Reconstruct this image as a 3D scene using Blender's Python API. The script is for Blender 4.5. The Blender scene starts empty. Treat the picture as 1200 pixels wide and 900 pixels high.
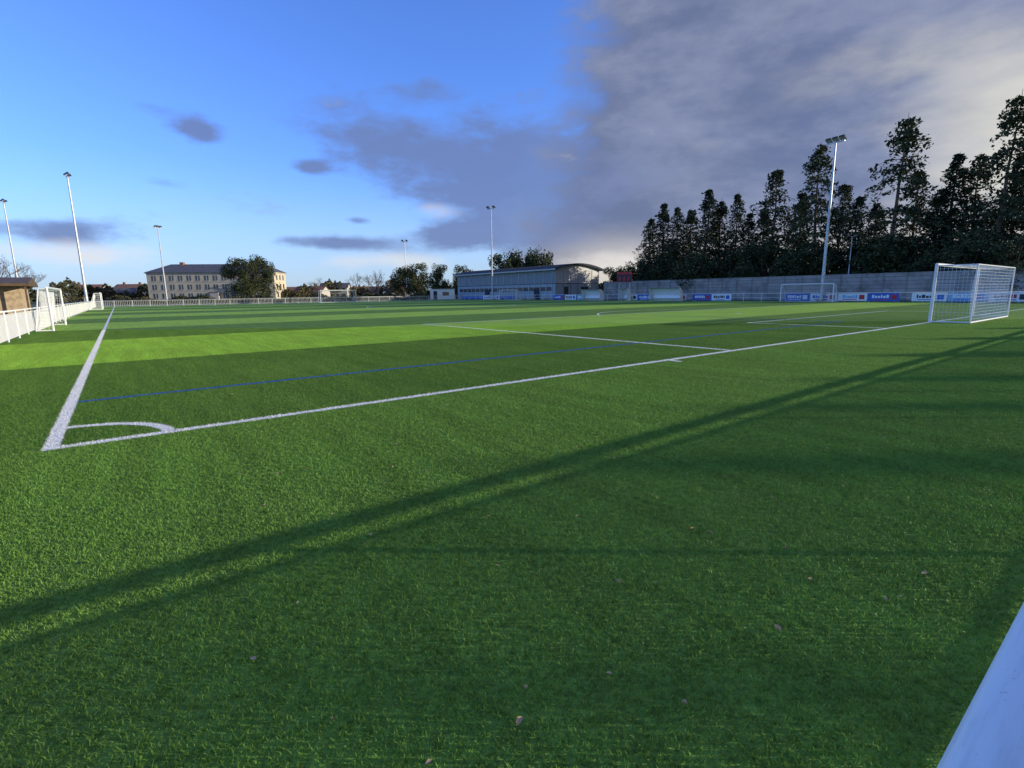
import bpy, math, random
from mathutils import Vector, Matrix
random.seed(7)
R=random
scene=bpy.context.scene
col=scene.collection
ANG=math.atan2(.605,.796)
G=Vector((math.cos(ANG),math.sin(ANG),0)); T=Vector((-math.sin(ANG),math.cos(ANG),0))
C0=Vector((-4.66,4.94,0))
def P(a,b,z=0): return C0+G*a+T*b+Vector((0,0,z))
SUN_AZ=math.radians(92); SUN_EL=math.radians(12.0)
W=66.0; L=100.0; HC=33.0

# ---------------- materials
def newmat(name):
    m=bpy.data.materials.new(name); m.use_nodes=True
    nt=m.node_tree; bs=nt.nodes['Principled BSDF']
    return m,nt,bs
def N(nt,t,**k):
    n=nt.nodes.new(t)
    for a,b in k.items(): setattr(n,a,b)
    return n
def M(nt,op,a,b=None,c=None,clamp=False):
    n=nt.nodes.new('ShaderNodeMath'); n.operation=op; n.use_clamp=clamp
    for i,v in enumerate((a,b,c)):
        if v is None: continue
        if isinstance(v,(int,float)): n.inputs[i].default_value=v
        else: nt.links.new(v,n.inputs[i])
    return n.outputs[0]
def MIX(nt,f,a,b,blend='MIX'):
    n=nt.nodes.new('ShaderNodeMix'); n.data_type='RGBA'; n.blend_type=blend
    for i,v in ((0,f),(6,a),(7,b)):
        if isinstance(v,(int,float)): n.inputs[i].default_value=v
        elif isinstance(v,tuple): n.inputs[i].default_value=(v[0],v[1],v[2],1)
        else: nt.links.new(v,n.inputs[i])
    return n.outputs[2]
def SMOOTH(nt,v,lo,hi):
    n=nt.nodes.new('ShaderNodeMapRange'); n.interpolation_type='SMOOTHSTEP'
    nt.links.new(v,n.inputs[0]); n.inputs[1].default_value=lo; n.inputs[2].default_value=hi
    return n.outputs[0]
def simple(name,c,rough=.6,var=.25,scale=3.0,bump=0.0,bscale=20,metal=0,c2=None,spec=.4):
    m,nt,bs=newmat(name)
    g=N(nt,'ShaderNodeNewGeometry')
    n=N(nt,'ShaderNodeTexNoise'); n.inputs['Scale'].default_value=scale; n.inputs['Detail'].default_value=3
    nt.links.new(g.outputs['Position'],n.inputs['Vector'])
    if c2 is None: c2=tuple(x*(1-var) for x in c); c=tuple(min(1,x*(1+var*.6)) for x in c)
    f=SMOOTH(nt,n.outputs[0],.32,.68)
    nt.links.new(MIX(nt,f,c2,c),bs.inputs['Base Color'])
    bs.inputs['Roughness'].default_value=rough; bs.inputs['Metallic'].default_value=metal
    bs.inputs['Specular IOR Level'].default_value=spec
    if bump:
        n2=N(nt,'ShaderNodeTexNoise'); n2.inputs['Scale'].default_value=bscale
        nt.links.new(g.outputs['Position'],n2.inputs['Vector'])
        b=N(nt,'ShaderNodeBump'); b.inputs['Strength'].default_value=bump; b.inputs['Distance'].default_value=.02
        nt.links.new(n2.outputs[0],b.inputs['Height']); nt.links.new(b.outputs[0],bs.inputs['Normal'])
    return m

def ab_coords(nt):
    g=N(nt,'ShaderNodeNewGeometry')
    def dot(v,off):
        d=N(nt,'ShaderNodeVectorMath'); d.operation='DOT_PRODUCT'
        nt.links.new(g.outputs['Position'],d.inputs[0]); d.inputs[1].default_value=v
        return M(nt,'SUBTRACT',d.outputs['Value'],off)
    return g,dot(G,G.dot(C0)),dot(T,T.dot(C0))
def noise(nt,vec,scale,detail=3,rough=.5):
    n=N(nt,'ShaderNodeTexNoise'); n.inputs['Scale'].default_value=scale; n.inputs['Detail'].default_value=detail
    n.inputs['Roughness'].default_value=rough
    nt.links.new(vec,n.inputs['Vector']); return n.outputs[0]
def turf_color(nt,k=1.0,fine=True):
    g,a,b=ab_coords(nt)
    sm=noise(nt,g.outputs['Position'],24,2,.75)
    bb=M(nt,'ADD',b,M(nt,'MULTIPLY',M(nt,'SUBTRACT',sm,.5),.08))
    fr=M(nt,'FRACT',M(nt,'DIVIDE',bb,L/6))
    light=M(nt,'GREATER_THAN',fr,.5)
    ins=M(nt,'MULTIPLY',M(nt,'GREATER_THAN',b,0),M(nt,'LESS_THAN',b,L))
    light=M(nt,'MULTIPLY',light,ins)
    dk=(.112*k,.225*k,.036*k); lt=(.29*k,.49*k,.065*k); mid=(.160*k,.300*k,.050*k)
    c=MIX(nt,ins,mid,dk); c=MIX(nt,light,c,lt)
    # brushed pile: noise stretched along the brushing direction
    cv=N(nt,'ShaderNodeCombineXYZ'); nt.links.new(M(nt,'MULTIPLY',a,3.2),cv.inputs[0]); nt.links.new(M(nt,'MULTIPLY',b,.35),cv.inputs[1])
    br=noise(nt,cv.outputs[0],1.0,3,.6)
    big=noise(nt,g.outputs['Position'],.35,1)
    c=MIX(nt,M(nt,'MULTIPLY',SMOOTH(nt,big,.35,.7),.25),c,(.19*k,.29*k,.06*k))
    hs=N(nt,'ShaderNodeHueSaturation'); nt.links.new(c,hs.inputs['Color'])
    val=M(nt,'ADD',M(nt,'MULTIPLY_ADD',sm,1.5,.25),M(nt,'MULTIPLY',M(nt,'SUBTRACT',br,.5),.75))
    nt.links.new(val,hs.inputs['Value'])
    return g,a,b,hs.outputs[0]

lw=.06
WL=[(0-lw,W+lw,-lw,lw),(-lw,lw,lw,L-lw),(W-lw,W+lw,lw,L-lw),(0-lw,W+lw,L-lw,L+lw),
    (lw,W-lw,L/2-lw,L/2+lw)]
def boxarea(hw,dep,near):
    s=1 if near else -1; b0=0 if near else L
    e=b0+s*dep
    r=[]
    lo,hi=sorted((b0+s*lw,e-s*lw))
    r.append((HC-hw-lw,HC-hw+lw,lo,hi)); r.append((HC+hw-lw,HC+hw+lw,lo,hi))
    r.append((HC-hw-lw,HC+hw+lw,e-lw,e+lw)); return r
for nr in (True,False):
    WL+=boxarea(20.16,16.5,nr)+boxarea(9.16,5.5,nr)
WL.append((10.09,10.21,-.35,-lw))
BL=[(lw,27.5,2.82,2.92),(lw,W-lw,L-2.92,L-2.82),(27.4,27.5,2.92,14)]

def blade_mat():
    m,nt,bs=newmat('turf_blades')
    g,a,b,c=turf_color(nt,1.15)
    def rect(r,pad=.01):
        x=M(nt,'COMPARE',aa,(r[0]+r[1])/2,(r[1]-r[0])/2+pad)
        y=M(nt,'COMPARE',bj,(r[2]+r[3])/2,(r[3]-r[2])/2+pad)
        return M(nt,'MULTIPLY',x,y)
    jit=noise(nt,g.outputs['Position'],60,0)
    j=M(nt,'MULTIPLY',M(nt,'SUBTRACT',jit,.5),.05)
    aa=M(nt,'ADD',a,j); bj=M(nt,'ADD',b,j)
    wm=None
    for r in WL:
        if r[2]>22 or (r[0]>40): continue
        q=rect(r); wm=q if wm is None else M(nt,'MAXIMUM',wm,q)
    rad=M(nt,'SQRT',M(nt,'ADD',M(nt,'MULTIPLY',aa,aa),M(nt,'MULTIPLY',bj,bj)))
    ar=M(nt,'COMPARE',rad,1.0,.065)
    ar=M(nt,'MULTIPLY',ar,M(nt,'MULTIPLY',M(nt,'GREATER_THAN',aa,0),M(nt,'GREATER_THAN',bj,0)))
    wm=M(nt,'MAXIMUM',wm,ar)
    bm=rect(BL[0])
    c=MIX(nt,bm,c,(.035,.15,.45)); c=MIX(nt,wm,c,(.85,.85,.82))
    nt.links.new(c,bs.inputs['Base Color'])
    bs.inputs['Roughness'].default_value=.45; bs.inputs['Specular IOR Level'].default_value=.25
    tr=N(nt,'ShaderNodeBsdfTranslucent'); nt.links.new(c,tr.inputs[0])
    ms=N(nt,'ShaderNodeMixShader'); ms.inputs[0].default_value=.3
    nt.links.new(bs.outputs[0],ms.inputs[1]); nt.links.new(tr.outputs[0],ms.inputs[2])
    nt.links.new(ms.outputs[0],nt.nodes['Material Output'].inputs[0])
    return m
def turf_mat():
    m,nt,bs=newmat('turf_ground')
    g,a,b,c=turf_color(nt,1.02)
    nt.links.new(c,bs.inputs['Base Color']); bs.inputs['Roughness'].default_value=.9
    bs.inputs['Specular IOR Level'].default_value=.15
    n2=noise(nt,g.outputs['Position'],40,2,.7)
    bp=N(nt,'ShaderNodeBump'); bp.inputs['Strength'].default_value=1; bp.inputs['Distance'].default_value=.03
    nt.links.new(n2,bp.inputs['Height']); nt.links.new(bp.outputs[0],bs.inputs['Normal'])
    return m
mTurf=turf_mat(); mBlade=blade_mat()
mGround=simple('rough_ground',(.09,.10,.045),.95,scale=.15,c2=(.05,.08,.025))
mAsph=simple('asphalt',(.07,.07,.07),.9,bump=.3)
mWhite=simple('white_paint',(.80,.80,.79),.35,var=.06)
def rail_mat():
    m,nt,bs=newmat('weathered_white_paint')
    tc=N(nt,'ShaderNodeTexCoord'); mp=N(nt,'ShaderNodeMapping'); mp.inputs['Scale'].default_value=(3,30,30)
    nt.links.new(tc.outputs['Object'],mp.inputs[0])
    n=noise(nt,mp.outputs[0],2.0,6,.65); n2=noise(nt,tc.outputs['Object'],160,3,.6)
    c=MIX(nt,SMOOTH(nt,n,.42,.75),(.84,.84,.83),(.66,.67,.66))
    c=MIX(nt,SMOOTH(nt,n2,.66,.74),c,(.38,.38,.34))
    nt.links.new(c,bs.inputs['Base Color']); bs.inputs['Roughness'].default_value=.3
    bs.inputs['Coat Weight'].default_value=.3
    bp=N(nt,'ShaderNodeBump'); bp.inputs['Strength'].default_value=.15; bp.inputs['Distance'].default_value=.002
    nt.links.new(n,bp.inputs['Height']); nt.links.new(bp.outputs[0],bs.inputs['Normal'])
    return m
mRail=rail_mat()
mLineW=simple('line_white',(.80,.80,.78),.8,var=.15,scale=8)
mLineB=simple('line_blue',(.03,.14,.42),.8,var=.2,scale=8)
mNet=simple('net_white',(.75,.75,.75),.8,var=.05)
mGalv=simple('galvanised_steel',(.55,.57,.59),.45,var=.15,metal=.3)
mBark=simple('bark',(.13,.09,.06),.9,bump=.5)
mConif=simple('conifer_foliage',(.095,.108,.045),.8,scale=.7,c2=(.026,.040,.018),spec=.15)
mConif2=simple('spruce_foliage',(.070,.090,.042),.8,scale=.7,c2=(.022,.036,.020),spec=.15)
mEver=simple('evergreen_foliage',(.095,.110,.042),.75,scale=.8,c2=(.026,.042,.016),spec=.2)
mHedge=simple('distant_foliage',(.13,.105,.06),.9,scale=.12,c2=(.05,.065,.03),spec=.1)
mTwig=simple('twigs',(.15,.11,.08),.9)
mGlass=simple('window_glass',(.05,.06,.075),.12,var=.3,spec=.8)
mCream=simple('cream_render',(.62,.54,.40),.85,var=.08,scale=.4)
mSlate=simple('slate_roof',(.11,.105,.11),.6,var=.2,scale=1)
mTile=simple('clay_tiles',(.26,.13,.085),.8,var=.25,scale=1)
mHouse=simple('house_render',(.55,.51,.44),.85,var=.1)
mDark=simple('dark_metal',(.05,.053,.06),.8,spec=.2)
mRoofB=simple('roof_brown',(.13,.085,.05),.7)
mBeige=simple('beige_wall',(.50,.38,.24),.8)
mRed=simple('red_paint',(.50,.03,.03),.5,var=.1)
mBlue=simple('blue_paint',(.03,.12,.50),.5,var=.1)
mLBlue=simple('pale_blue_paint',(.20,.45,.70),.5,var=.1)
mBlack=simple('black_print',(.03,.03,.04),.5)
mLeaf=simple('dead_leaf',(.60,.42,.26),.7,scale=8,c2=(.32,.17,.08))
mLens=simple('lamp_glass',(.35,.37,.40),.15)
def corr_mat(name,c,sc=9.0,c2=None):
    m,nt,bs=newmat(name)
    tc=N(nt,'ShaderNodeTexCoord')
    sx=N(nt,'ShaderNodeSeparateXYZ'); nt.links.new(tc.outputs['Object'],sx.inputs[0])
    s=M(nt,'ADD',sx.outputs[0],sx.outputs[1])
    w=M(nt,'SINE',M(nt,'MULTIPLY',s,sc*2))
    n=noise(nt,tc.outputs['Object'],.6,4)
    c2=c2 or tuple(x*.7 for x in c)
    cc=MIX(nt,n,c2,c)
    nt.links.new(cc,bs.inputs['Base Color']); bs.inputs['Roughness'].default_value=.5
    bp=N(nt,'ShaderNodeBump'); bp.inputs['Distance'].default_value=.04; bp.inputs['Strength'].default_value=.7
    nt.links.new(w,bp.inputs['Height']); nt.links.new(bp.outputs[0],bs.inputs['Normal'])
    return m
mCorr=corr_mat('corrugated_cladding',(.27,.30,.31))
mPanel=corr_mat('light_panels',(.36,.42,.45),1.2)
mGreyP=corr_mat('grey_panels',(.50,.49,.47),1.2)
def conc_mat():
    m,nt,bs=newmat('concrete_wall')
    tc=N(nt,'ShaderNodeTexCoord')
    br=N(nt,'ShaderNodeTexBrick'); br.inputs['Scale'].default_value=1; br.offset=0
    br.inputs['Brick Width'].default_value=2.5; br.inputs['Row Height'].default_value=.5; br.inputs['Mortar Size'].default_value=.03
    br.inputs['Color1'].default_value=(.44,.40,.33,1); br.inputs['Color2'].default_value=(.35,.32,.27,1); br.inputs['Mortar'].default_value=(.17,.16,.14,1)
    sx=N(nt,'ShaderNodeSeparateXYZ'); nt.links.new(tc.outputs['Object'],sx.inputs[0])
    cb=N(nt,'ShaderNodeCombineXYZ'); nt.links.new(sx.outputs[1],cb.inputs[0]); nt.links.new(sx.outputs[2],cb.inputs[1])
    nt.links.new(cb.outputs[0],br.inputs['Vector'])
    n=noise(nt,tc.outputs['Object'],.5,6,.7)
    c=MIX(nt,SMOOTH(nt,n,.4,.75),br.outputs[0],(.17,.155,.125))
    nt.links.new(c,bs.inputs['Base Color']); bs.inputs['Roughness'].default_value=.9
    return m
mConc=conc_mat()

# ---------------- builder
class B:
    def __init__(s): s.v=[];s.f=[];s.m=[];s.mats=[]
    def mi(s,m):
        if m not in s.mats: s.mats.append(m)
        return s.mats.index(m)
    def face(s,pts,m):
        i=len(s.v); s.v+= [tuple(p) for p in pts]; s.f.append(tuple(range(i,i+len(pts)))); s.m.append(s.mi(m))
    def box(s,x0,x1,y0,y1,z0,z1,m):
        i=len(s.v)
        s.v+=[(x0,y0,z0),(x1,y0,z0),(x1,y1,z0),(x0,y1,z0),(x0,y0,z1),(x1,y0,z1),(x1,y1,z1),(x0,y1,z1)]
        for q in ((0,3,2,1),(4,5,6,7),(0,1,5,4),(1,2,6,5),(2,3,7,6),(3,0,4,7)):
            s.f.append(tuple(i+k for k in q)); s.m.append(s.mi(m))
    def tube(s,p0,p1,r0,r1=None,n=8,m=None,cap=True):
        r1=r0 if r1 is None else r1
        p0=Vector(p0);p1=Vector(p1); d=p1-p0
        if d.length<1e-6: return
        d.normalize(); u=d.orthogonal().normalized(); w=d.cross(u); i=len(s.v)
        for p,r in ((p0,r0),(p1,r1)):
            for k in range(n):
                t=2*math.pi*k/n; s.v.append(tuple(p+u*(r*math.cos(t))+w*(r*math.sin(t))))
        mi=s.mi(m)
        for k in range(n):
            s.f.append((i+k,i+(k+1)%n,i+n+(k+1)%n,i+n+k)); s.m.append(mi)
        if cap:
            s.f.append(tuple(i+k for k in range(n))[::-1]); s.m.append(mi)
            s.f.append(tuple(i+n+k for k in range(n))); s.m.append(mi)
    def mesh(s,name):
        me=bpy.data.meshes.new(name); me.from_pydata(s.v,[],s.f)
        for m in s.mats: me.materials.append(m)
        me.polygons.foreach_set('material_index',s.m); me.update(); return me
def place(name,me,loc=(0,0,0),rot=0,sc=(1,1,1),smooth=False):
    if isinstance(me,B): me=me.mesh(name)
    o=bpy.data.objects.new(name,me); col.objects.link(o)
    o.location=loc; o.rotation_euler=(0,0,rot); o.scale=sc
    if smooth:
        for p in me.polygons: p.use_smooth=True
    return o
def pplace(name,me,a=0,b=0,z=0,rot=0,**k): return place(name,me,P(a,b,z),ANG+rot,**k)

# ---------------- ground
b=B(); b.face([(-3000,-3000,0),(3000,-3000,0),(3000,3000,0),(-3000,3000,0)],mGround); place('ground',b)
b=B(); b.face([(-4,-12,.004),(71,-12,.004),(71,L+5,.004),(-4,L+5,.004)],mTurf); pplace('football_pitch_turf',b)
b=B(); b.face([(71,-30,.008),(80,-30,.008),(80,130,.008),(71,130,.008)],mAsph); b.face([(-9,-12,.008),(-4,-12,.008),(-4,130,.008),(-9,130,.008)],mAsph)
pplace('perimeter_path',b)
b=B()
for r in WL: b.face([(r[0],r[2],.009),(r[1],r[2],.009),(r[1],r[3],.009),(r[0],r[3],.009)],mLineW)
def arc(cx,cy,rad,t0,t1,z=.010,w=lw,m=mLineW,n=48):
    for k in range(n):
        u0=math.radians(t0+(t1-t0)*k/n); u1=math.radians(t0+(t1-t0)*(k+1)/n)
        b.face([(cx+(rad-w)*math.cos(u0),cy+(rad-w)*math.sin(u0),z),(cx+(rad+w)*math.cos(u0),cy+(rad+w)*math.sin(u0),z),
                (cx+(rad+w)*math.cos(u1),cy+(rad+w)*math.sin(u1),z),(cx+(rad-w)*math.cos(u1),cy+(rad-w)*math.sin(u1),z)],m)
arc(0,0,1,3.6,86.4); arc(W,0,1,93.6,176.4); arc(HC,L/2,9.15,0,360,.013,n=90)
arc(HC,11,9.15,37.5,142.5); arc(HC,L-11,9.15,217.5,322.5)
arc(HC,11,.12,0,360,w=.1,n=12)
for r in BL: b.face([(r[0],r[2],.0135),(r[1],r[2],.0135),(r[1],r[3],.0135),(r[0],r[3],.0135)],mLineB)
pplace('pitch_markings',b)

# ---------------- turf blades: 1 m patch instanced on faces
b=B()
for i in range(9500):
    x=R.uniform(-.5,.5); y=R.uniform(-.5,.5)
    cl=math.sin(x*47+math.sin(y*39)*2)*math.sin(y*51+math.sin(x*33)*2)
    h=R.uniform(.011,.022)*(1+.3*cl); th=R.uniform(0,6.283); w=R.uniform(.0014,.0024)
    lean=R.uniform(.2,1.1)*h; la=R.uniform(0,6.283)
    dx=math.cos(th)*w; dy=math.sin(th)*w; lx=math.cos(la)*lean; ly=math.sin(la)*lean
    p0=(x-dx,y-dy,0);p1=(x+dx,y+dy,0)
    p2=(x+lx*.4+dx*.9,y+ly*.4+dy*.9,h*.65);p3=(x+lx*.4-dx*.9,y+ly*.4-dy*.9,h*.65); p4=(x+lx,y+ly,h)
    b.face([p0,p1,p2,p3],mBlade); b.face([p3,p2,p4],mBlade)
patch=place('blade_tuft_patch',b)
v=[];f=[]
for yi in range(0,24):
    for xi in range(-30,31):
        cx=xi+.5; cy=yi+.5
        if abs(cx)>1.08*cy+2.0: continue
        d=Vector((cx,cy,0))-C0; a_=d.dot(G); b_=d.dot(T)
        if a_<-2.9 or a_>70: continue
        k=R.randrange(4)
        c=[(cx-.5,cy-.5),(cx+.5,cy-.5),(cx+.5,cy+.5),(cx-.5,cy+.5)]
        c=c[k:]+c[:k]; i=len(v); v+=[(q[0],q[1],.004) for q in c]; f.append((i,i+1,i+2,i+3))
me=bpy.data.meshes.new('turf_grass'); me.from_pydata(v,[],f)
tg=bpy.data.objects.new('turf_grass',me); col.objects.link(tg)
patch.parent=tg; tg.instance_type='FACES'; tg.show_instancer_for_render=False; tg.show_instancer_for_viewport=False

b=B()
for i in range(75):
    y=R.uniform(1.3,8); x=R.uniform(-.6*y,1.0*y); s=R.uniform(.006,.016); th=R.uniform(0,6.28); z=.026
    c,sn=math.cos(th),math.sin(th)
    def q(u,w,h): return (x+u*c-w*sn,y+u*sn+w*c,z+h)
    e=R.uniform(.002,.012)
    b.face([q(-s*1.4,0,0),q(-s*.5,-s*.7,e),q(s*.7,-s*.55,e),q(s*1.5,0,.004)],mLeaf)
    b.face([q(-s*1.4,0,0),q(s*1.5,0,.004),q(s*.4,s*.7,e+.003),q(-s*.6,s*.6,e)],mLeaf)
place('fallen_leaves',b)

# ---------------- fences
def railing(name,p0,p1,h=1.1,step=2.5,bars=.12,bw=.012,r=.03,mid=False,rn=12,rm=None):
    Ln=(p1-p0).length; b=B()
    b.tube((0,0,h-r),(Ln,0,h-r),r,n=rn,m=rm or mWhite)
    n=int(Ln/step)
    for i in range(n+1):
        x=min(Ln-.03,i*step+.03); b.tube((x,0,0),(x,0,h-2*r+.01),.028,n=8,m=mWhite)
        b.box(x-.07,x+.07,-.07,.07,0,.012,mWhite)
    if bars:
        b.box(0,Ln,-.012,.012,.10,.13,mWhite); b.box(0,Ln,-.012,.012,h-.16,h-.13,mWhite)
        k=int(Ln/bars)
        for i in range(k):
            x=(i+.5)*bars; b.box(x-bw/2,x+bw/2,-.006,.006,.13,h-.16,mWhite)
    elif mid: b.tube((0,0,h*.5),(Ln,0,h*.5),.022,n=6,m=mWhite)
    d=p1-p0
    o=place(name,b,p0,math.atan2(d.y,d.x),smooth=False)
    for p in o.data.polygons[:rn]: p.use_smooth=True
    return o
camb=T.dot(-C0)
fb=camb+.040
railing('railing_fence',P(-2.5,fb),P(69.5,fb),h=1.12,bars=.045,bw=.013,r=.039,rn=40,rm=mRail)
railing('railing_fence',P(-2.5,-7),P(-2.5,L+4),bars=.10,bw=.028)
railing('railing_fence',P(-2.5,L+4),P(69.5,L+4),bars=.25,bw=.03)
railing('railing_fence',P(69.5,-7),P(69.5,L+4),bars=0,mid=True)

# ---------------- goals
def goal(name,w,h,dep,a,b_,rot,sp=.14,pr=.06,net_r=.006,topd=None):
    topd=dep if topd is None else topd
    g=B(); x0=-w/2;x1=w/2
    for x in (x0,x1):
        g.tube((x,0,0),(x,0,h+pr),pr,n=12,m=mWhite)
        g.tube((x,0,.05),(x,dep,.05),.03,n=8,m=mWhite)
        g.tube((x,dep,.03),(x,topd,h),.03,n=8,m=mWhite)
        g.tube((x,0,h),(x,topd,h),.025,n=8,m=mWhite)
        g.tube((x,0,h*.5),(x,(dep+topd)/2,h*.5),.015,n=6,m=mWhite)
    g.tube((x0,0,h+pr),(x1,0,h+pr),pr,n=12,m=mWhite)
    g.tube((x0,dep,.05),(x1,dep,.05),.035,n=8,m=mWhite)
    g.tube((x0,topd,h),(x1,topd,h),.025,n=8,m=mWhite)
    def st(p,q): g.tube(p,q,net_r,n=3,m=mNet,cap=False)
    nx=int(w/sp); nz=int(h/sp); ny=max(2,int(dep/sp))
    def back(x,t):
        sag=.10*math.sin(math.pi*t)
        return (x,dep+(topd-dep)*t-sag,.05+(h-.05)*t)
    for i in range(nx+1):
        x=x0+w*i/nx
        pts=[back(x,k/6) for k in range(7)]
        for k in range(6): st(pts[k],pts[k+1])
        st((x,topd,h),(x,topd/2,h-.05)); st((x,topd/2,h-.05),(x,.05,h))
    for k in range(nz+1):
        p=back(x0,k/nz); q=back(x1,k/nz); st(p,q)
        for x in (x0,x1): st((x,0,.05+(h-.05)*k/nz),(x,p[1],p[2]))
    for k in range(ny+1):
        y=topd*k/ny; st((x0,y,h-.05*math.sin(math.pi*k/ny)),(x1,y,h-.05*math.sin(math.pi*k/ny)))
        y0=dep*k/ny
        for x in (x0,x1): st((x,y0,.05),(x,y,h))
    return pplace(name,g,a,b_,rot=rot)
goal('football_goal',7.32,2.44,1.35,HC-.35,0,math.pi,sp=.13,net_r=.005)
goal('football_goal',7.32,2.44,1.8,37.0,L,0,sp=.3,net_r=.008,topd=1.0)
goal('youth_football_goal',6,2.1,1.5,67.3,21.5,-math.pi/2,sp=.18,net_r=.006,topd=.6)
goal('youth_football_goal',6,2.1,1.5,67.3,82,-math.pi/2,sp=.25,net_r=.008,topd=.6)
goal('youth_football_goal',7.0,1.95,.6,-1.85,28.5,math.pi/2,sp=.14,pr=.05,net_r=.005,topd=.3)
goal('youth_football_goal',6,2.1,1.3,-1.1,80,math.pi/2,sp=.25,net_r=.008,topd=.6)

# ---------------- floodlights
def flood(name,x,y,h,heads=2,face=0):
    b=B(); n=6
    for k in range(n):
        z0=h*k/n; z1=h*(k+1)/n
        b.tube((0,0,z0),(0,0,z1),.20-.11*k/n,.20-.11*(k+1)/n,n=12,m=mGalv,cap=(k in(0,n-1)))
    b.box(-.35,.35,-.35,.35,0,.25,mConc)
    b.box(-1.0,1.0,-.05,.05,h-.12,h,mGalv)
    for i in range(heads):
        cx=-.75+1.5*i/max(1,heads-1)
        z=h+.05
        p=[(-.32,-.30,.02),(.32,-.30,.02),(.32,.35,.30),(-.32,.35,.30),(-.30,-.22,.16),(.30,-.22,.16),(.30,.25,.50),(-.30,.25,.50)]
        p=[(cx+q[0],q[1],z+q[2]) for q in p]
        for qd,mm in (((0,3,2,1),mLens),((4,5,6,7),mDark),((0,1,5,4),mDark),((1,2,6,5),mDark),((2,3,7,6),mDark),((3,0,4,7),mDark)):
            b.face([p[k] for k in qd],mm)
        b.tube((cx,0,h-.05),(cx,0,h+.2),.04,n=6,m=mGalv)
    b.box(-.14,.14,-.30,-.2,1.0,1.6,mGalv)
    return place(name,b,(x,y,0),face)
flood('floodlight_mast',37.9,62.9,18.3,3,math.radians(120))
flood('floodlight_mast',-64.6,78.6,19,2,math.radians(-60))
flood('floodlight_mast',-93,98,19,2,math.radians(-60))
flood('floodlight_mast',-90,135,19,3,math.radians(-100))
flood('floodlight_mast',-4.2,118,20,2,math.radians(150))
flood('floodlight_mast',-35.6,177,19,2,math.radians(170))
b=B(); b.tube((0,0,0),(0,0,8.6),.09,.05,n=8,m=mGalv); b.tube((0,0,8.6),(-1.1,0,8.9),.04,n=6,m=mGalv); b.box(-1.7,-1.0,-.15,.15,8.85,9.0,mDark)
b.tube((0,0,8.6),(.9,0,8.9),.04,n=6,m=mGalv); b.box(.85,1.4,-.15,.15,8.85,9.0,mDark)
place('street_lamp',b,(47.5,73,0),.3)

# ---------------- right wall, scoreboard, adverts, dugouts
b=B(); b.box(-.12,.12,-60,66,0,3.4,mConc)
for i in range(51): 
    y=-60+i*2.5; b.box(-.20,-.121,y-.09,y+.09,0,3.44,mConc)
b.box(-.17,.17,-60,66,3.401,3.5,mConc)
pplace('concrete_wall',b,80,0)
b=B(); b.box(-1.4,1.4,-.12,.12,3.2,5.0,mRed); b.box(-1.3,1.3,-.15,-.121,3.3,4.55,mBlack)
for x in (-.8,0,.8): b.box(x-.2,x+.2,-.17,-.151,3.5,4.2,mRed)
for x in (-1.0,1.0): b.tube((x,.05,0),(x,.05,3.2),.07,n=8,m=mGalv)
pplace('scoreboard',b,74,55.6,rot=math.radians(-70))
cols=[(mWhite,mBlue,mRed),(mBlue,mWhite,mWhite),(mWhite,mRed,mBlack),(mLBlue,mWhite,mBlue),(mWhite,mBlack,mBlue),(mBlue,mWhite,mRed),(mWhite,mLBlue,mRed)]
def advert(a,b0,w,ci):
    bg,c1,c2=cols[ci%len(cols)]; b=B()
    b.box(-.02,.02,0,w,.12,1.0,bg)
    rr=random.Random(ci*7+3)
    y=.25
    b.box(-.026,-.0205,y,y+.55,.3,.82,c2); y+=.75
    while y<w-.4:
        ww=rr.uniform(.12,.3); hh=rr.choice([.25,.35,.35])
        b.box(-.026,-.0205,y,y+ww,.45,.45+hh,c1); y+=ww+.07
    b.box(-.026,-.0205,1.0,w-.5,.24,.32,c2)
    for yy in (.1,w-.1): b.tube((.05,yy,0),(.05,yy,1.0),.025,n=6,m=mGalv)
    pplace('advertising_board',b,a,b0)
k=0; y=-5.0
while y<50:
    w=3.0
    if not(26<y<31) : advert(69.36,y,w,k)
    y+=w+ (.12 if k%4 else 1.1); k+=1
for y in (60,63.3,66.6,88,91.4): advert(69.36,y,3,k); k+=1
def dugout(a,b_,w):
    b=B(); prof=[]
    for i in range(9):
        t=math.radians(-5+ i*12.5); prof.append((.15+1.05*math.cos(t), .35+1.65*math.sin(t)))
    prof=[(1.2,.02)]+prof+[(-.05,2.02)]
    for i in range(len(prof)-1):
        (x0,z0),(x1,z1)=prof[i],prof[i+1]
        b.face([(x0,0,z0),(x0,w,z0),(x1,w,z1),(x1,0,z1)],mWhite)
        b.face([(x0-.03,0,z0-.0),(x1-.03,0,z1-.03),(x1-.03,w,z1-.03),(x0-.03,w,z0)],mWhite)
    for y in (0,w):
        b.face([(.25,y,.02)]+[(p[0],y,p[1]) for p in prof]+[(.1,y,1.2)],mWhite)
    n=int(w/1.0)
    for i in (0,n): b.tube((.0,w*i/n,2.0),(1.18,w*i/n,.05),.02,n=6,m=mGalv)
    b.box(.45,.95,.15,w-.15,.42,.48,mWhite); b.box(.92,.98,.15,w-.15,.48,.95,mWhite)
    for i in range(n): b.box(.6,.66,.4+i,.46+i,0,.42,mGalv)
    pplace('team_dugout',b,a,b_)
dugout(67.4,55.5,4.5); dugout(67.6,49.6,1.6); dugout(67.4,39.5,5.5)

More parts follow.
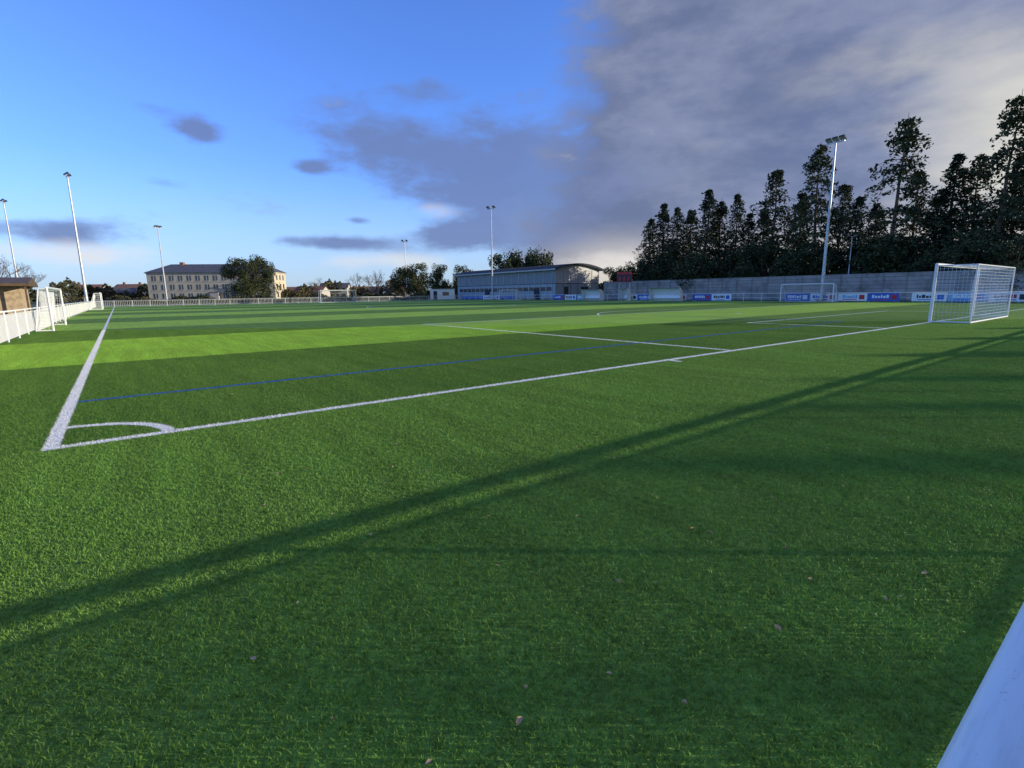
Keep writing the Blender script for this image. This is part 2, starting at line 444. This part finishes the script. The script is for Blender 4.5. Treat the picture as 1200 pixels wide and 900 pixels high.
# ---------------- sports hall
def hall():
    b=B(); w=13.0; Ln=39.0; ev=6.2; pk=7.3
    b.box(0,w,0,Ln,0,.5,mConc)
    b.box(.02,w-.02,.02,Ln-.02,.5,3.3,mPanel)
    b.box(.0,w,.0,Ln,3.3,3.42,mDark)
    b.box(.02,w-.02,.02,Ln-.02,3.42,ev,mCorr)
    n=14; prof=[]
    for i in range(n+1):
        t=-1+2*i/n; prof.append((w/2+(w/2+.9)*t, ev-.1+(pk-ev+.1)*(1-t*t)))
    y0,y1=-.9,Ln+.8
    for i in range(n):
        (xa,za),(xb,zb)=prof[i],prof[i+1]
        b.face([(xa,y0,za+.3),(xb,y0,zb+.3),(xb,y1,zb+.3),(xa,y1,za+.3)],mDark)
        b.face([(xa,y0,za),(xa,y1,za),(xb,y1,zb),(xb,y0,zb)],mGalv)
        b.face([(xa,y0,za),(xb,y0,zb),(xb,y0,zb+.3),(xa,y0,za+.3)],mDark)
        b.face([(xa,y1,za),(xa,y1,za+.3),(xb,y1,zb+.3),(xb,y1,zb)],mDark)
    for q in (prof[0],prof[-1]):
        b.face([(q[0],y0,q[1]),(q[0],y0,q[1]+.3),(q[0],y1,q[1]+.3),(q[0],y1,q[1])],mGreyP)
    for yy in (.02,Ln-.02):
        pts=[(w-.02,yy,ev),(.02,yy,ev)]+[(x,yy,z) for x,z in prof if .02<x<w-.02]
        b.face(pts,mGreyP)
    b.box(-.03,.018,1,Ln-1,1.9,2.7,mGlass)
    for i in range(20):
        y=1+i*(Ln-2)/19; b.box(-.07,-.031,y-.06,y+.06,.5,3.3,mGalv)
    b.box(-.06,-.004,14,Ln-2,.15,.75,mBlue)
    for y in (5,24): b.box(-.09,-.032,y,y+1.9,.02,2.4,mDark)
    for i in range(14):
        y=1+i*(Ln-2)/13; b.box(-.05,.0,y-.04,y+.04,3.42,6.1,mGalv)
    b.box(.03,12.97,-.03,.018,3.43,ev,mGreyP)
    for i in range(7):
        x=.1+i*12.8/6; b.box(x-.06,x+.06,-.08,-.031,.5,6.1,mCorr)
    b.box(7.5,9.7,-.05,.018,.5,2.7,mGlass); b.box(2.5,3.7,-.05,.018,.5,2.7,mDark)
    d=Vector((9.3,108,0))-C0
    pplace('sports_hall',b,d.dot(G),d.dot(T))
hall()

# ---------------- left big building
def school():
    b=B(); w=44;d=13;h=9.9
    b.box(0,w,0,d,0,h,mCream)
    b.box(-.3,w+.3,-.3,d+.3,h,h+.35,mHouse)
    o=.6; z0=h+.35; z1=h+3.6
    p=[(-o,-o,z0),(w+o,-o,z0),(w+o,d+o,z0),(-o,d+o,z0),(5.5,d/2,z1),(w-5.5,d/2,z1)]
    for q in ((0,1,5,4),(1,2,5),(2,3,4,5),(3,0,4)): b.face([p[k] for k in q],mSlate)
    for fl in range(3):
        for i in range(14):
            x=1.6+i*3.0; z=1.0+fl*3.15
            b.box(x,x+1.5,-.03,.02,z,z+1.8,mGlass); b.box(x-.1,x+1.6,-.12,-.031,z-.15,z-.02,mHouse)
            b.box(x+.7,x+.8,-.06,-.031,z,z+1.8,mWhite)
    for fl in range(2): b.box(-.02,w+.02,-.06,-.001,3.45+fl*3.2,3.6+fl*3.2,mHouse)
    for fl in range(3):
        for i in range(3): b.box(w-.02,w+.03,2+i*3.5,3.5+i*3.5,1+fl*3.2,2.8+fl*3.2,mGlass)
    for x in (9,28): b.box(x,x+1.2,d/2-.9,d/2+.5,z1-1.0,z1+.7,mTile)
    b.box(21.5,24.5,-1.4,-.001,0,3.0,mHouse); b.box(21.3,24.7,-1.6,-.001,3.0,3.15,mSlate)
    place('school_building',b,(-131,187,0),math.radians(6))
school()
def house(x,y,w,d,h,rot,mr=mTile,mw=None):
    mw=mw or mHouse; b=B(); b.box(0,w,0,d,0,h,mw); r=h+d*.30
    b.face([(-.4,-.4,h),(w+.4,-.4,h),(w+.4,d/2,r),(-.4,d/2,r)],mr); b.face([(-.4,d+.4,h),(-.4,d/2,r),(w+.4,d/2,r),(w+.4,d+.4,h)],mr)
    for xx in (0,w): b.face([(xx,0,h),(xx,d,h),(xx,d/2,r-.2)],mw)
    n=int(w/3)
    for i in range(n):
        for z in ([.9] if h<4 else [.9,3.5]):
            b.box(1+i*3,2.2+i*3,-.03,.01,z,z+1.3,mGlass); b.box(.7+i*3,.98+i*3,-.05,-.005,z,z+1.3,mWhite)
    b.box(w*.2,w*.2+.8,d/2-.3,d/2+.4,r-.6,r+.9,mTile)
    place('house',b,(x,y,0),rot)
for (px,D,w,h,rr,mr) in ((-.46,225,12,3,.2,mTile),(-.42,215,12,3,-.1,mTile),(-.37,230,12,4.6,.1,mSlate),(-.31,240,13,3,0,mTile),(-.74,215,12,4.6,.1,mTile),(-.80,200,12,3,.3,mSlate),(-.86,205,12,4.6,.2,mTile),(-.24,240,11,3,.3,mSlate),(-.77,240,13,5.4,.0,mTile)):
    house(px*D,D,w,8,h,rr,mr)
b=B(); b.box(0,9,0,6,0,2.7,mBeige); b.box(-.8,9.8,-1.8,6.5,2.7,2.95,mRoofB)
b.face([(-.8,-1.8,2.96),(9.8,-1.8,2.96),(9.8,2.3,3.6),(-.8,2.3,3.6)],mRoofB); b.face([(-.8,6.5,2.96),(-.8,2.3,3.6),(9.8,2.3,3.6),(9.8,6.5,2.96)],mRoofB)
for xx in (-.8,9.8): b.face([(xx,-1.8,2.96),(xx,6.5,2.96),(xx,2.3,3.6)],mRoofB)
for x in (-.5,3,6.3,9.5): b.box(x-.07,x+.07,-1.6,-1.46,0,2.7,mRoofB)
b.box(1,2,-.04,.01,.02,2.1,mDark); b.box(4,6.2,-.04,.01,1,2.0,mGlass)
place('clubhouse',b,(-54,44,0),math.radians(38))
b=B(); b.box(0,6,0,2.5,.15,2.6,mWhite); b.box(-.1,6.1,-.1,2.6,2.6,2.72,mGalv); b.box(.8,1.7,-.03,.01,.2,2.2,mDark); b.box(3,4.6,-.03,.01,1.1,2,mGlass); b.box(.3,5.7,.2,2.3,0,.15,mDark)
place('site_cabin',b,(-20,128,0),.1)

# ---------------- trees
def leaf(b,c,s,m,rr,flat=.5):
    n=Vector((rr.gauss(0,flat),rr.gauss(0,flat),1)).normalized(); u=n.orthogonal().normalized(); u.rotate(Matrix.Rotation(rr.uniform(0,6.28),3,n)); w=n.cross(u)
    c=Vector(c)
    b.face([c-u*s-w*s*.3,c+u*s*.2-w*s*.6,c+u*s,c+w*s*.55],m)
def conifer(seed,H,Rr,m,style,dens=1.0,gap=.1,lean=.12):
    rr=random.Random(seed); b=B(); pts=[]; n=8
    x=y=0
    for k in range(n+1):
        pts.append(Vector((x,y,H*k/n))); x+=rr.uniform(-lean,lean); y+=rr.uniform(-lean,lean)
    for k in range(n): b.tube(pts[k],pts[k+1],.40*(1-k/n)+.03,.40*(1-(k+1)/n)+.02,n=7,m=mBark,cap=False)
    lev=int(H*1.7*dens)
    for i in range(lev+4):
        # extra levels near the tip keep a foliated leader
        t=.06+.93*(i+rr.uniform(-.4,.4))/lev if i<lev else rr.uniform(.86,.985)
        t=min(.985,max(.04,t))
        if rr.random()<gap and t<.78: continue
        if style==0: prof=(.4+.6*min(1,t/.3))*(1-t)**.72
        else: prof=(1-t)**.88*(.75+.25*min(1,t/.2))
        base=pts[min(n-1,int(t*n))].lerp(pts[min(n,int(t*n)+1)],t*n-int(t*n))
        lm=rr.uniform(.6,1.2) if t<.8 else 1
        for j in range(rr.randint(5,7)):
            az=rr.uniform(0,6.28); Lb=Rr*prof*lm*rr.uniform(.45,1.25)+.22
            up=rr.uniform(-.05,.32) if style==0 else rr.uniform(-.25,.2)
            d=Vector((math.cos(az),math.sin(az),0)); seg=max(2,int(Lb/.55)); prev=base
            side=d.cross(Vector((0,0,1)))
            for q in range(1,seg+1):
                f=q/seg; p=base+d*(Lb*f)+Vector((0,0,Lb*(up*f-.36*f*f)))
                if q%2==0 or q==seg:
                    b.tube(prev,p,.05*(1-f)+.015,.04*(1-f)+.01,n=3,m=mBark,cap=False); prev=p
                for _ in range(int(9*(.5+f*.7))):
                    o=side*rr.gauss(0,min(.30,.2+.1*Lb)+.14*Lb*(1-f*.5))*.8+d*rr.uniform(-.4,.4)*min(1,Lb)+Vector((0,0,-abs(rr.gauss(0,.32 if style==0 else .45))+.12))
                    leaf(b,p+o,rr.uniform(.13,.33),m,rr,.7)
    return b.mesh('conifer_mesh')
cm=[conifer(11,20,8.4,mConif,0,.66,.22,.22),conifer(12,20,7.0,mConif2,1,1.0,.04,.12),conifer(13,20,8.8,mConif,0,.74,.20,.25),
    conifer(14,20,5.8,mConif2,1,1.1,.06,.15),conifer(15,20,7.4,mConif,0,.88,.14,.2),conifer(16,20,5.8,mConif2,1,1.0,.10,.22)]
def ctree(i,px,a,H,wid=1.0,name='cedar_tree'):
    r=px; D=(a-.72)/(.796*r+.605)
    place(name,cm[i],(r*D,D,-.2),R.uniform(0,6.28),(H/20*wid,H/20*wid,H/20))

def broad(seed,H,Rx,m,nl=6000,zlo=.2,ls=.3):
    rr=random.Random(seed); b=B()
    b.tube((0,0,0),(0,0,H*.35),.035*H,.026*H,n=8,m=mBark,cap=False)
    cl=[]
    for i in range(38):
        az=rr.uniform(0,6.28); t=rr.random(); z=H*(zlo+(1-zlo)*.93*t); rad=Rx*math.sqrt(max(.05,1-((z/H-.5)/.55)**2))*rr.uniform(.3,.95)
        c=Vector((math.cos(az)*rad,math.sin(az)*rad,z)); cl.append((c,rr.uniform(.16,.30)*Rx))
        b.tube((0,0,H*.3*rr.uniform(.6,1.1)),c,.012*H,.004*H,n=4,m=mBark,cap=False)
    for i in range(nl):
        c,r=rr.choice(cl); d=Vector((rr.gauss(0,1),rr.gauss(0,1),rr.gauss(0,1)*.75)).normalized()*r*rr.uniform(.6,1.15)
        leaf(b,c+d,rr.uniform(.5,1.1)*ls,m,rr,1.0)
    return b.mesh('broadleaf_mesh')
bm=[broad(21,14,8.0,mEver,12000),broad(22,9,5,mEver,6000,.12,.26),broad(23,8,6,mConif,5500,.4),broad(24,11,5.5,mConif,8000,.06,.26)]
for t in ((1,.265,88,16.6,1.0),(5,.290,92,19.8,1.1),(1,.318,87,17.8,.85),(3,.345,95,18.5,1.1),(5,.370,88,20.0,1.0),(3,.400,92,18.6,1.1),(1,.430,88,18.6,.8),(5,.455,94,15.8,1.1),
          (4,.505,90,21.6,.85),(3,.478,96,16.5,1.1),(5,.545,94,18.0,1.1),(2,.58,88,23.6,.72),(4,.618,94,18.4,.85),(1,.655,90,15.6,1.0),(3,.69,94,15.0,1.1),(0,.728,88,25.0,.80),(4,.772,95,18.8,.8),
          (3,.81,90,15.2,1.1),(5,.84,92,19.5,1.0),(2,.875,94,19.4,.8),(0,.93,88,24.6,.74),(5,.955,95,18.5,1.0),(2,.99,90,21.5,.8),(4,1.03,95,20,1),(1,1.08,92,18,1)):
    ctree(t[0],t[1],t[2],t[3],t[4],'cedar_tree' if t[0] in(0,2,4) else 'spruce_tree')
for i in range(25):
    r=.262+i*.032; a_=R.uniform(83,93); D=(a_-.72)/(.796*r+.605); s=R.uniform(.55,1.0)
    place('evergreen_tree',bm[3 if i%3 else 1],(r*D,D,-.3),R.uniform(0,6.28),(s*1.1,s*1.1,s))

place('evergreen_oak_tree',bm[0],(-86,172,0),0,(1.05,1.05,1.0))
place('evergreen_tree',bm[1],(-31,175,0),1,(1.0,1.0,1.25)); place('evergreen_tree',bm[1],(-23,165,0),2.5,(.8,.8,1.15))
place('evergreen_tree',bm[2],(-38,185,0),2,(.9,.9,1.3)); place('evergreen_tree',bm[1],(-17,180,0),4,(.9,.9,1.2))
place('umbrella_pine_tree',bm[2],(-1,160,0),3,(1.2,1.2,1.6)); place('umbrella_pine_tree',bm[2],(8.5,160,0),.5,(1.05,1.05,1.65))
place('evergreen_tree',bm[1],(27,112,0),1,(.8,.8,.85)); place('evergreen_tree',bm[1],(23.5,118,0),5,(.7,.7,.75))
place('evergreen_tree',bm[1],(31,118,0),1.9,(.9,.9,.9))

def bare(seed,H,spread=.5):
    rr=random.Random(seed); b=B()
    def rec(p,d,l,r,dep):
        q=p+d*l; b.tube(p,q,r,r*.7,n=5 if dep<3 else 3,m=mTwig,cap=False)
        if dep>=6: return
        for k in range(rr.choice((2,3)) if dep else 4):
            nd=(d+Vector((rr.gauss(0,spread),rr.gauss(0,spread),rr.uniform(-.1,.35)))).normalized()
            rec(q,nd,l*rr.uniform(.6,.85),max(.012,r*.62),dep+1)
    rec(Vector((0,0,0)),Vector((0,0,1)),H*.24,H*.018,0); return b.mesh('bare_mesh')
bt=[bare(31,12,.42),bare(32,12,.55)]
for x,y,s in ((-92,93,1.0),(-99,96,1.2),(-150,150,1.1),(-47,180,1.0),(-52,190,.9),(-60,200,1.0),(-135,200,1.0),(-70,190,.8),(-12,170,.95),(-108,112,.9),(-44,172,.8),(-160,170,1.2)):
    place('bare_tree',bt[R.randrange(2)],(x,y,0),R.uniform(0,6),(s,s,s))

b=B(); rr=random.Random(5)
for i in range(26000):
    az=rr.uniform(-52,22); f=math.sin(az*.9)+math.sin(az*2.3+1)*.7+math.sin(az*5.1)*.5+math.sin(az*13)*.35
    hh=max(2.5,5.4+f*1.5); D=235+18*math.sin(az*.3)+rr.uniform(-6,6); a_=math.radians(az)
    z=hh*rr.random()**.7
    leaf(b,(D*math.sin(a_),D*math.cos(a_),z),rr.uniform(.35,.8),mHedge,rr,1.5)
place('distant_treeline',b)
b=B()
for i in range(9000):
    t=rr.uniform(0,1); x=-95+88*t; y=122+rr.uniform(-1,1)+24*t; hh=1.3+.5*math.sin(t*40)+.4*math.sin(t*90)
    leaf(b,(x,y,hh*rr.random()**.7),rr.uniform(.15,.35),mHedge,rr,1.5)
place('boundary_hedge',b)

# cypresses shaped and spaced to cast foreground shadow bands (out of frame to the right)
def cypress(seed,H):
    rr=random.Random(seed); b=B(); b.tube((0,0,0),(0,0,H*.97),.16,.02,n=6,m=mBark,cap=False)
    for i in range(11000):
        t=rr.random(); r=min(1,(t+.08)/.2)*(1-t**4)**.6*math.sqrt(rr.uniform(.02,1.0))*(1+.1*math.sin(t*30)); az=rr.uniform(0,6.28)
        leaf(b,(math.cos(az)*r,math.sin(az)*r,.2+t*(H-.2)),rr.uniform(.10,.22),mConif2,rr,1.2)
    return b.mesh('cypress_mesh')
cy=[cypress(41,11),cypress(42,11)]
tanE=math.tan(SUN_EL)
# (shadow row y, radius, x of shadow tip, height)
for i,(ys,rad,xt,H) in enumerate(((1.75,.42,-1.2,10.5),(.6,.5,-1.0,10.5),(-.9,1.0,-1,10),(4.3,.68,.2,11.5),(6.4,.52,2.8,11),(8.4,.66,5.2,10.5),(11.4,1.1,8.4,11),(15.0,1.1,12.6,10.5),(18.6,1.2,17.6,10))):
    place('offscreen_cypress_tree',cy[i%2],(xt+H/tanE,ys-.035*H/tanE,0),i,(rad,rad,H/11))

# ---------------- camera
cam=bpy.data.cameras.new('camera'); co=bpy.data.objects.new('camera',cam); col.objects.link(co)
cam.lens=36*595.7/1200; cam.sensor_width=36; cam.clip_end=8000; cam.clip_start=.02
co.matrix_world=Matrix.Translation((0,0,1.5))@Matrix.Rotation(math.radians(90-10.14),4,'X')@Matrix.Rotation(math.radians(-.69),4,'Z')
scene.camera=co
# ---------------- sun
sl=bpy.data.lights.new('sun','SUN'); sl.energy=5; sl.angle=math.radians(.5); sl.color=(1,.91,.74)
so=bpy.data.objects.new('sun',sl); col.objects.link(so)
sd=Vector((math.sin(SUN_AZ)*math.cos(SUN_EL),math.cos(SUN_AZ)*math.cos(SUN_EL),math.sin(SUN_EL)))
so.rotation_euler=(-sd).to_track_quat('-Z','Y').to_euler(); so.location=(50,0,30)
# ---------------- world
w=bpy.data.worlds.new('World'); scene.world=w; w.use_nodes=True; nt=w.node_tree
bg=nt.nodes['Background']; bg.inputs[1].default_value=.138
sky=N(nt,'ShaderNodeTexSky'); sky.sky_type='NISHITA'; sky.sun_disc=False; sky.sun_elevation=SUN_EL; sky.sun_rotation=SUN_AZ
sky.air_density=1.0; sky.dust_density=.6; sky.ozone_density=2.5
tc=N(nt,'ShaderNodeTexCoord'); sx=N(nt,'ShaderNodeSeparateXYZ'); nt.links.new(tc.outputs['Generated'],sx.inputs[0])
az=M(nt,'MULTIPLY',M(nt,'ARCTAN2',sx.outputs[0],sx.outputs[1]),57.2958)
el=M(nt,'MULTIPLY',M(nt,'ARCSINE',sx.outputs[2]),57.2958)
cb=N(nt,'ShaderNodeCombineXYZ'); nt.links.new(M(nt,'MULTIPLY',az,.09),cb.inputs[0]); nt.links.new(M(nt,'MULTIPLY',el,.20),cb.inputs[1])
n1=noise(nt,cb.outputs[0],1.0,8,.60)
cb2=N(nt,'ShaderNodeCombineXYZ'); nt.links.new(M(nt,'MULTIPLY',az,.06),cb2.inputs[0]); nt.links.new(M(nt,'MULTIPLY',el,.14),cb2.inputs[1]); cb2.inputs[2].default_value=4
n2=noise(nt,cb2.outputs[0],1.0,6,.55)
def blob(a0,e0,sa,se,wt=1.0):
    x=M(nt,'DIVIDE',M(nt,'SUBTRACT',az,a0),sa); y=M(nt,'DIVIDE',M(nt,'SUBTRACT',el,e0),se)
    q=M(nt,'ADD',M(nt,'MULTIPLY',x,x),M(nt,'MULTIPLY',y,y))
    return M(nt,'MULTIPLY',M(nt,'EXPONENT',M(nt,'MULTIPLY',q,-1.0)),wt)
def addall(l):
    r=l[0]
    for q in l[1:]: r=M(nt,'ADD',r,q)
    return r
base=MIX(nt,1.0,sky.outputs[0],(1.02,1.40,2.55),'MULTIPLY')
nn=M(nt,'MULTIPLY',M(nt,'SUBTRACT',n1,.5),2.2)
edge=M(nt,'ADD',az,M(nt,'MULTIPLY',M(nt,'SUBTRACT',el,16),-.35))
mass=M(nt,'DIVIDE',M(nt,'SUBTRACT',edge,3.5),9.0)
mass=M(nt,'MINIMUM',mass,1.8)
f1=M(nt,'ADD',mass,M(nt,'MULTIPLY',nn,1.2))
m1=SMOOTH(nt,f1,-.35,.6)
bl=addall([blob(-29.4,14.7,2.4,1.2,1.05),blob(-20.2,12.3,2.0,.8,1.05),blob(-18.4,5.3,6,.8),blob(-41,5.5,5.5,1.2),blob(-11,15.2,10,3.0,.9),
           blob(-4,6.2,9,1.8,1),blob(3,13,9,4.5,1.0),blob(5,9,13,4,.8),blob(-34,16,3,.7,.5),blob(-10,20,5,1.1,.5),blob(-16,7.6,1.5,.4,.7),blob(-33,10,2,.5,.5),blob(-6,10.5,7,1.4,.6)])
m2=SMOOTH(nt,M(nt,'ADD',bl,M(nt,'MULTIPLY',nn,1.2)),.25,1.0)
wh=addall([blob(-7.5,8.6,3.6,1.3,.85),blob(-40,3.6,12,1.4,.8),blob(-12,3.5,10,1.2,.7),blob(10,2.6,8,1.8,1.0),blob(8,13.5,3,1.0,.5)])
m3=SMOOTH(nt,M(nt,'ADD',wh,M(nt,'MULTIPLY',nn,1.2)),.3,1.3)
lit=SMOOTH(nt,M(nt,'ADD',blob(46,11,11,9,1.1),M(nt,'MULTIPLY',M(nt,'SUBTRACT',n2,.5),1.3)),.15,1.05)
cm1=MIX(nt,SMOOTH(nt,n1,.36,.66),(1.05,1.30,2.20),(1.85,2.1,3.05))
cm1=MIX(nt,M(nt,'MULTIPLY',SMOOTH(nt,n2,.45,.75),SMOOTH(nt,az,10,34)),cm1,(2.5,2.6,3.0))
cm1=MIX(nt,lit,cm1,(5.2,5.0,4.3))
nel=M(nt,'MULTIPLY',el,-1)
lowg=M(nt,'MULTIPLY',SMOOTH(nt,nel,-8,-1),.85)
cm1=MIX(nt,M(nt,'MULTIPLY',lowg,SMOOTH(nt,az,0,12)),cm1,(6.0,5.4,4.5))
c=MIX(nt,M(nt,'MULTIPLY',SMOOTH(nt,nel,-13,0),.6),base,(3.8,4.9,6.4))
c=MIX(nt,M(nt,'MULTIPLY',m1,.95),c,cm1)
c=MIX(nt,M(nt,'MULTIPLY',m2,M(nt,'SUBTRACT',.86,M(nt,'MULTIPLY',m1,.4))),c,(1.15,1.6,3.2))
c=MIX(nt,M(nt,'MULTIPLY',m3,.8),c,(6.0,5.8,5.6))
nt.links.new(c,bg.inputs[0])
scene.view_settings.view_transform='Standard'; scene.view_settings.look='None'; scene.view_settings.exposure=0
